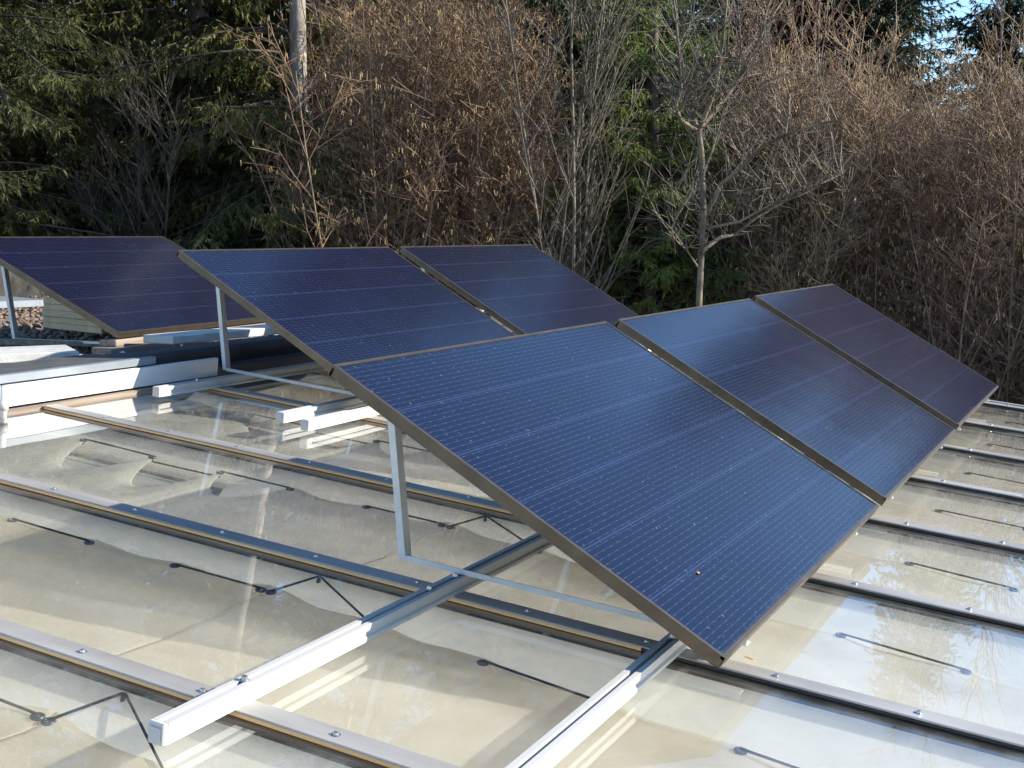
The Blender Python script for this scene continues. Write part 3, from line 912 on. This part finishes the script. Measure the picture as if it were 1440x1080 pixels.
def upright_meshes(seed, h, stems, bark, tw_mat, r=0.035, spread=1.0):
    """bare many-stemmed young tree with steep branches"""
    rng = np.random.default_rng(seed)
    st, tw = Sticks(), Sticks()
    for s in range(stems):
        az = rng.random() * 6.283
        lean = 0.1 + spread * rng.random() * (s > 0)
        H = h * (1 if s == 0 else rng.uniform(0.7, 0.95))
        n = 9
        pts = np.array([[lean * (i / n) ** 1.3 * math.cos(az) + 0.05 * math.sin(i * 1.1 + s), lean * (i / n) ** 1.3 * math.sin(az) + 0.04 * math.cos(i * .9), H * i / n] for i in range(n + 1)])
        st.poly(pts, r * (1 if s == 0 else 0.6), 0.007)
        for q in range(26):
            t = 0.2 + 0.8 * (q + rng.random()) / 26
            i = min(n - 1, int(t * n)); fr = t * n - i
            p = pts[i] * (1 - fr) + pts[i + 1] * fr
            a2 = rng.random() * 6.283
            d = np.array([math.cos(a2), math.sin(a2), rng.uniform(1.0, 2.4)]); d /= np.linalg.norm(d)
            ln = rng.uniform(0.6, 2.0) * (1.15 - 0.7 * t)
            e = p + d * ln + np.array([0, 0, 0.15 * ln])
            m = p + d * ln * 0.5
            st.add(p, m, 0.011, 0.008); st.add(m, e, 0.008, 0.004)
            for _ in range(9):
                u = rng.uniform(0.15, 1)
                p2 = p + (e - p) * u
                a3 = rng.random() * 6.283
                d2 = d * 0.9 + np.array([math.cos(a3), math.sin(a3), 0.4]) * 0.6
                d2 /= np.linalg.norm(d2)
                l2 = rng.uniform(0.2, 0.6)
                tw.add(p2, p2 + d2 * l2, 0.005, 0.0028)
                d3 = d2 + rng.normal(0, .4, 3); d3 /= np.linalg.norm(d3)
                tw.add(p2 + d2 * l2 * .5, p2 + d2 * l2 * .5 + d3 * l2 * .6, 0.0036, 0.0024)
    return dict(trunk=st.mesh('trunk', bark, 6), twigs=tw.mesh('twigs', tw_mat, 3))


def az_of(px): return YAW - math.atan((px - 720) / FPX)


def spot(px, d):
    a = az_of(px)
    return CAM_W.x + d * math.cos(a), CAM_W.y + d * math.sin(a)


def plant(name, meshes, px, d, label, cat, group=None, scale=1.0, rz=None, sink=0.0, az=None):
    x, y = spot(px, d) if az is None else (CAM_W.x + d * math.cos(az), CAM_W.y + d * math.sin(az))
    rz = random.random() * 6.28 if rz is None else rz
    mw = Matrix.Translation((x, y, ground_z(x, y) - sink)) @ Matrix.Rotation(rz, 4, 'Z') @ Matrix.Scale(scale, 4)
    t = thing(name, mw, label, cat, group)
    for k, me in meshes.items():
        o = link(k, me, t)
        if k == 'catkins': o['kind'] = 'stuff'
    return t


SP = [spruce_meshes(1, 15.0, 0.17, 1.5, 3.0, NEEDLE, droop=0.62, trunk_mat=PALEBARK, whorl=0.25, nb=8, hang=1.6),
      spruce_meshes(2, 15.0, 0.16, 1.9, 2.7, NEEDLE_MID, droop=0.42, whorl=0.25, nb=8),
      spruce_meshes(3, 12.0, 0.15, 0.6, 2.4, NEEDLE_DARK, dens=1.2, droop=0.25, whorl=0.20, nb=11)]
SPL = spruce_meshes(4, 13.0, 0.13, 3.2, 2.6, NEEDLE_LIGHT, dens=0.8, droop=0.5, gap=0.35, trunk_mat=PALEBARK)
NEEDLE_FRESH = foliage_mat('fresh_green_needles', (0.060, 0.100, 0.022), (0.16, 0.20, 0.045), scale=1.2, transl=0.4)
FIRS = spruce_meshes(6, 12.0, 0.14, 0.8, 2.3, NEEDLE_FRESH, dens=1.0, droop=0.3)

# spruces that single themselves out
SPOPEN = spruce_meshes(7, 15.0, 0.16, 1.5, 2.8, NEEDLE, droop=0.55, trunk_mat=PALEBARK, whorl=0.27, nb=8, hang=1.6, open_to=az_of(425) + math.pi)
plant('spruce_tree', SPOPEN, 425, 16.5, 'large drooping spruce with a pale trunk showing near its top, left of the brown thicket', 'tree', rz=0.0, scale=1.0)
plant('spruce_tree', SP[0], 285, 18.0, 'broad dark spruce behind the left solar panel', 'tree', rz=2.0)
plant('spruce_tree', SP[1], 62, 18.0, 'shaded spruce with a bare lower trunk at the left edge', 'tree', rz=1.0)
plant('young_tree', upright_meshes(23, 6.0, 4, BARK, BARK, r=0.04, spread=2.0), 196, 15.5, 'dark bare tree with arching stems in front of the left spruces', 'tree', rz=0.2, scale=0.85)
plant('spruce_tree', SP[1], -60, 16.0, 'dark spruce cut by the left edge of the picture', 'tree', rz=3.0)
plant('spruce_tree', SP[0], 150, 21.5, 'drooping spruce behind the shaded left spruces', 'tree', rz=0.6, scale=1.1)
plant('spruce_tree', SPL, 350, 24.0, 'yellow green spruce between the two big left spruces', 'tree', rz=1.6, scale=1.1)
plant('spruce_tree', SP[0], 470, 25.0, 'dim spruce just behind the left end of the brown thicket', 'tree', rz=4.1, scale=1.15)
plant('spruce_tree', SPL, 560, 27.0, 'pale sparse spruce rising behind the left part of the brown thicket', 'tree', rz=2.6, scale=1.1)
plant('spruce_tree', SP[1], 680, 28.0, 'tall dark spruce rising behind the right part of the brown thicket', 'tree', rz=1.1, scale=1.1)
plant('spruce_tree', SP[0], 615, 23.0, 'tall spruce behind the middle of the brown thicket', 'tree', rz=5.0, scale=1.15)
plant('spruce_tree', SP[1], 760, 25.0, 'tall spruce behind the grey young tree', 'tree', rz=3.7, scale=1.1)
plant('spruce_tree', SP[2], 858, 18.4, 'dense dark green spruce in the middle behind the grey young tree', 'tree', rz=1.3, scale=1.05)
plant('spruce_tree', FIRS, 912, 15.4, 'bright yellow green spruce between the dark spruce and the bare fruit tree', 'tree', rz=0.3, scale=0.8)
plant('spruce_tree', SP[2], 1160, 30.0, 'dark spruce high above the thicket, left of the sky gap', 'tree', rz=0.7, scale=1.15)
plant('spruce_tree', SP[2], 1225, 29.0, 'second dark spruce above the thicket, nearer the sky gap', 'tree', rz=2.2, scale=1.1)
plant('spruce_tree', SP[2], 1290, 38.0, 'small pointed spruce whose tip shows in the sky gap', 'tree', rz=0.2, scale=0.62)
plant('spruce_tree', SP[2], 1430, 26.0, 'almost black spruce at the top right corner', 'tree', rz=0.9, scale=1.0)
plant('spruce_tree', SP[2], 1105, 36.0, 'dark spruce behind the top of the bare fruit tree', 'tree', rz=0.9, scale=1.15)
plant('spruce_tree', SP[1], 1030, 30.0, 'dark spruce hidden behind the crown of the bare fruit tree', 'tree', rz=2.9, scale=1.0)

# bare trees
GREY = upright_meshes(21, 8.5, 4, GREYTWIG, GREYTWIG, spread=0.9, r=0.03)
plant('young_tree', GREY, 797, 14.0, 'grey bare young tree with steep twigs in front of the dark middle spruce', 'tree', rz=0.5)
TALL = upright_meshes(22, 9.0, 3, PALEBARK, TWIG, r=0.04, spread=0.7)
plant('young_tree', TALL, 1120, 22.0, 'tall pale bare tree whose tips stand above the right thicket', 'tree', rz=1.5)
plant('young_tree', TALL, 1385, 27.0, 'thin bare tree in front of the sky gap', 'tree', rz=0.3, scale=0.75)
plant('young_tree', TALL, 600, 19.0, 'slim light stemmed bare tree in the middle of the brown thicket', 'tree', rz=2.8)
plant('young_tree', TALL, 720, 21.0, 'slim bare tree at the right end of the brown thicket', 'tree', rz=4.0)
plant('young_tree', TALL, 1430, 17.0, 'bare tree with pale branches before the dark corner spruce', 'tree', rz=2.2, scale=0.9)


def fruit_tree(px0, d):
    rng = np.random.default_rng(8)
    st, tw = Sticks(), Sticks()

    def L(px, py, dep=0.0):
        return np.array([(px - px0) / FPX * d, dep, (330 - py) / FPX * d + CAM_W.z + 2.7])
    limbs = [
        ([(980, 720), (981, 560), (982, 450), (984, 389), (987, 296), (983, 218), (978, 187)], 0.048, 0.032, 0.0),
        ([(992, 300), (1010, 262), (1036, 241), (1059, 218), (1090, 202), (1132, 189), (1160, 186)], 0.032, 0.008, -0.9),
        ([(987, 352), (1010, 334), (1030, 331), (1059, 307), (1098, 284), (1129, 272), (1154, 257), (1186, 242)], 0.030, 0.010, 0.7),
        ([(990, 322), (1035, 313), (1080, 288), (1125, 262)], 0.022, 0.008, -0.4),
        ([(1172, 250), (1178, 270), (1181, 296), (1177, 338)], 0.014, 0.008, 0.75),
        ([(978, 187), (998, 163), (1018, 138), (1036, 113), (1051, 82), (1067, 43), (1090, 8), (1100, -40)], 0.036, 0.012, 0.5),
        ([(979, 187), (990, 160), (1001, 132), (1008, 78), (1012, 30), (1016, -40)], 0.034, 0.012, -0.3),
        ([(978, 190), (955, 177), (949, 165), (948, 156), (955, 138), (951, 90), (946, 40), (935, -20)], 0.030, 0.010, -0.6),
        ([(977, 187), (968, 158), (957, 110), (949, 55), (940, -30)], 0.026, 0.009, 0.6),
        ([(1000, 160), (1012, 146), (1030, 118), (1034, 80), (1028, 20), (1030, -40)], 0.022, 0.008, 0.1),
        ([(985, 250), (1000, 205), (1012, 160), (1046, 105)], 0.020, 0.006, 0.4),
        ([(986, 300), (962, 270), (940, 262)], 0.016, 0.005, 0.5),
        ([(984, 380), (965, 352), (948, 335), (938, 300)], 0.015, 0.005, -0.7),
        ([(1036, 241), (1040, 200), (1050, 160), (1060, 110)], 0.014, 0.005, -0.5),
        ([(1098, 284), (1108, 250), (1118, 220), (1120, 190)], 0.012, 0.004, 0.6),
        ([(1059, 307), (1070, 270), (1092, 240)], 0.011, 0.004, 0.4),
    ]
    for pts, r0, r1, dep in limbs:
        n = len(pts) - 1
        P = [L(a, b, dep * (i / n) + 0.05 * rng.normal() * (i > 0)) for i, (a, b) in enumerate(pts)]
        if pts[0][1] > 700: P[0][2] = -0.1
        st.poly(P, r0 * 0.76, r1 * 0.76)
        if pts[0][1] > 700: continue
        for i in range(n):
            for q in range(5):
                u = rng.random(); p = P[i] * (1 - u) + P[i + 1] * u
                a = rng.random() * 6.283
                dv = np.array([math.cos(a) * 0.7, math.sin(a) * 0.7, rng.uniform(0.1, 1.4)]); dv /= np.linalg.norm(dv)
                l = rng.uniform(0.15, 0.75)
                m = p + dv * l * .5 + rng.normal(0, .02, 3); e = p + dv * l + rng.normal(0, .03, 3) + np.array([0, 0, l * .1])
                tw.add(p, m, 0.0065, 0.005); tw.add(m, e, 0.005, 0.003)
                for _ in range(4):
                    v2 = dv + rng.normal(0, .55, 3); v2 /= np.linalg.norm(v2)
                    b = p + (e - p) * rng.uniform(.3, 1)
                    tw.add(b, b + v2 * rng.uniform(.1, .35), 0.004, 0.0024)
    x, y = spot(px0, d)
    t = thing('fruit_tree', Matrix.Translation((x, y, -2.7)) @ Matrix.Rotation(az_of(px0) - math.pi / 2, 4, 'Z'),
              'bare fruit tree with pale crooked limbs reaching right over the brown thicket', 'tree')
    link('trunk', st.mesh('trunk', APPLE, 8), t)
    link('twigs', tw.mesh('twigs', GREYTWIG, 3), t)


fruit_tree(983, 13.0)

HZ = [hazel_meshes(31, 6.4, 20, 1.5, TWIG), hazel_meshes(32, 6.2, 22, 1.3, TWIG), hazel_meshes(33, 5.4, 22, 1.4, TWIG_RED), hazel_meshes(34, 5.2, 24, 1.2, TWIG_RED),
      hazel_meshes(35, 5.6, 20, 1.6, TWIG_TAN), hazel_meshes(36, 4.2, 22, 1.3, TWIG_RED, catkins=False)]
LM = 'bare tan hazel bush in the tall thicket behind the rear panels'
LR = 'bare reddish brown hazel bush in the thicket right of the fruit tree'
LL = 'bare brown bush in the shade under the left spruces'
LX = 'bare brown hazel bush in the far back rows of the thicket'


def hazels(p0, p1, n, d0, d1, kinds, label, group, s0=0.9, s1=1.1):
    for i in range(n):
        px = p0 + (p1 - p0) * (i + random.random()) / n
        plant('hazel_bush', HZ[random.choice(kinds)], px, random.uniform(d0, d1), label, 'bush', group, scale=random.uniform(s0, s1))


hazels(505, 715, 12, 14.5, 17.0, (0, 1, 4), LM, 'tan hazel thicket', 0.9, 1.05)
hazels(515, 725, 12, 17.5, 21.0, (0, 1, 4), LM, 'tan hazel thicket', 1.0, 1.2)
hazels(1080, 1170, 5, 14.5, 18.0, (2, 3, 4), LR, 'reddish hazel thicket', 0.95, 1.1)
hazels(1085, 1720, 16, 14.5, 17.0, (2, 3, 4), LR, 'reddish hazel thicket', 0.82, 0.95)
hazels(1060, 1760, 18, 17.5, 22.0, (2, 3, 4), LR, 'reddish hazel thicket', 0.84, 0.96)
hazels(1020, 1760, 14, 23.0, 28.0, (2, 3, 4), LR, 'reddish hazel thicket', 0.80, 0.92)
hazels(-120, 440, 7, 15.5, 20.0, (5,), LL, 'brown bushes under the left spruces', 0.6, 0.82)
hazels(-150, 1000, 22, 28.0, 40.0, (0, 1, 2, 4), LX, 'far back rows of hazel', 1.0, 1.2)
hazels(1000, 1650, 14, 29.0, 36.0, (2, 4), LX, 'far back rows of hazel', 0.58, 0.72)
hazels(760, 1000, 5, 15.0, 17.5, (5,), LL.replace('the left spruces', 'the middle spruce'), 'brown bushes under the middle spruce', 0.6, 0.8)

# far conifers closing the view; none where the sky shows through
for i in range(34):
    px = -260 + 1640 * (i + random.random()) / 34
    d = random.uniform(44, 62)
    if 1215 < px < 1400: continue
    plant('spruce_tree', SP[i % 3], px, d, 'far conifer closing the view behind the thicket', 'tree', 'far conifers', scale=random.uniform(0.9, 1.2))
# trees to the right of the picture, seen only mirrored in the panels and the glass
for i in range(10):
    az = RAD(4.0 - 26 * (i + random.random()) / 10)
    sp = i in (1, 2)
    plant('spruce_tree' if sp else 'young_tree', SP[2] if sp else TALL, 0, random.uniform(25, 31), 'tree beyond the right edge of the picture mirrored in the glass roof', 'tree', 'trees mirrored in the glass', scale=random.uniform(0.72, 0.85), az=az)
for i in range(9):
    az = RAD(3.0 - 22 * (i + random.random()) / 9)
    plant('hazel_bush', HZ[random.choice((2, 3, 4))], 0, random.uniform(16, 21), LR, 'bush', 'reddish hazel thicket', scale=0.85, az=az)


def undergrowth():
    rng = np.random.default_rng(77)
    s = Sticks()
    for _ in range(16000):
        px = rng.uniform(-150, 1650); d = rng.uniform(12.5, 30)
        x, y = spot(px, d)
        z = ground_z(x, y)
        h = rng.uniform(0.3, 1.6)
        e = np.array([x + rng.normal(0, .3) * h, y + rng.normal(0, .3) * h, z + h])
        s.add(np.array([x, y, z - .05]), e, 0.006, 0.003)
    tag(link('undergrowth', s.mesh('undergrowth', TWIG, 3)), 'dry brown stalks and brambles on the ground under the thicket', 'undergrowth', kind='stuff')


undergrowth()
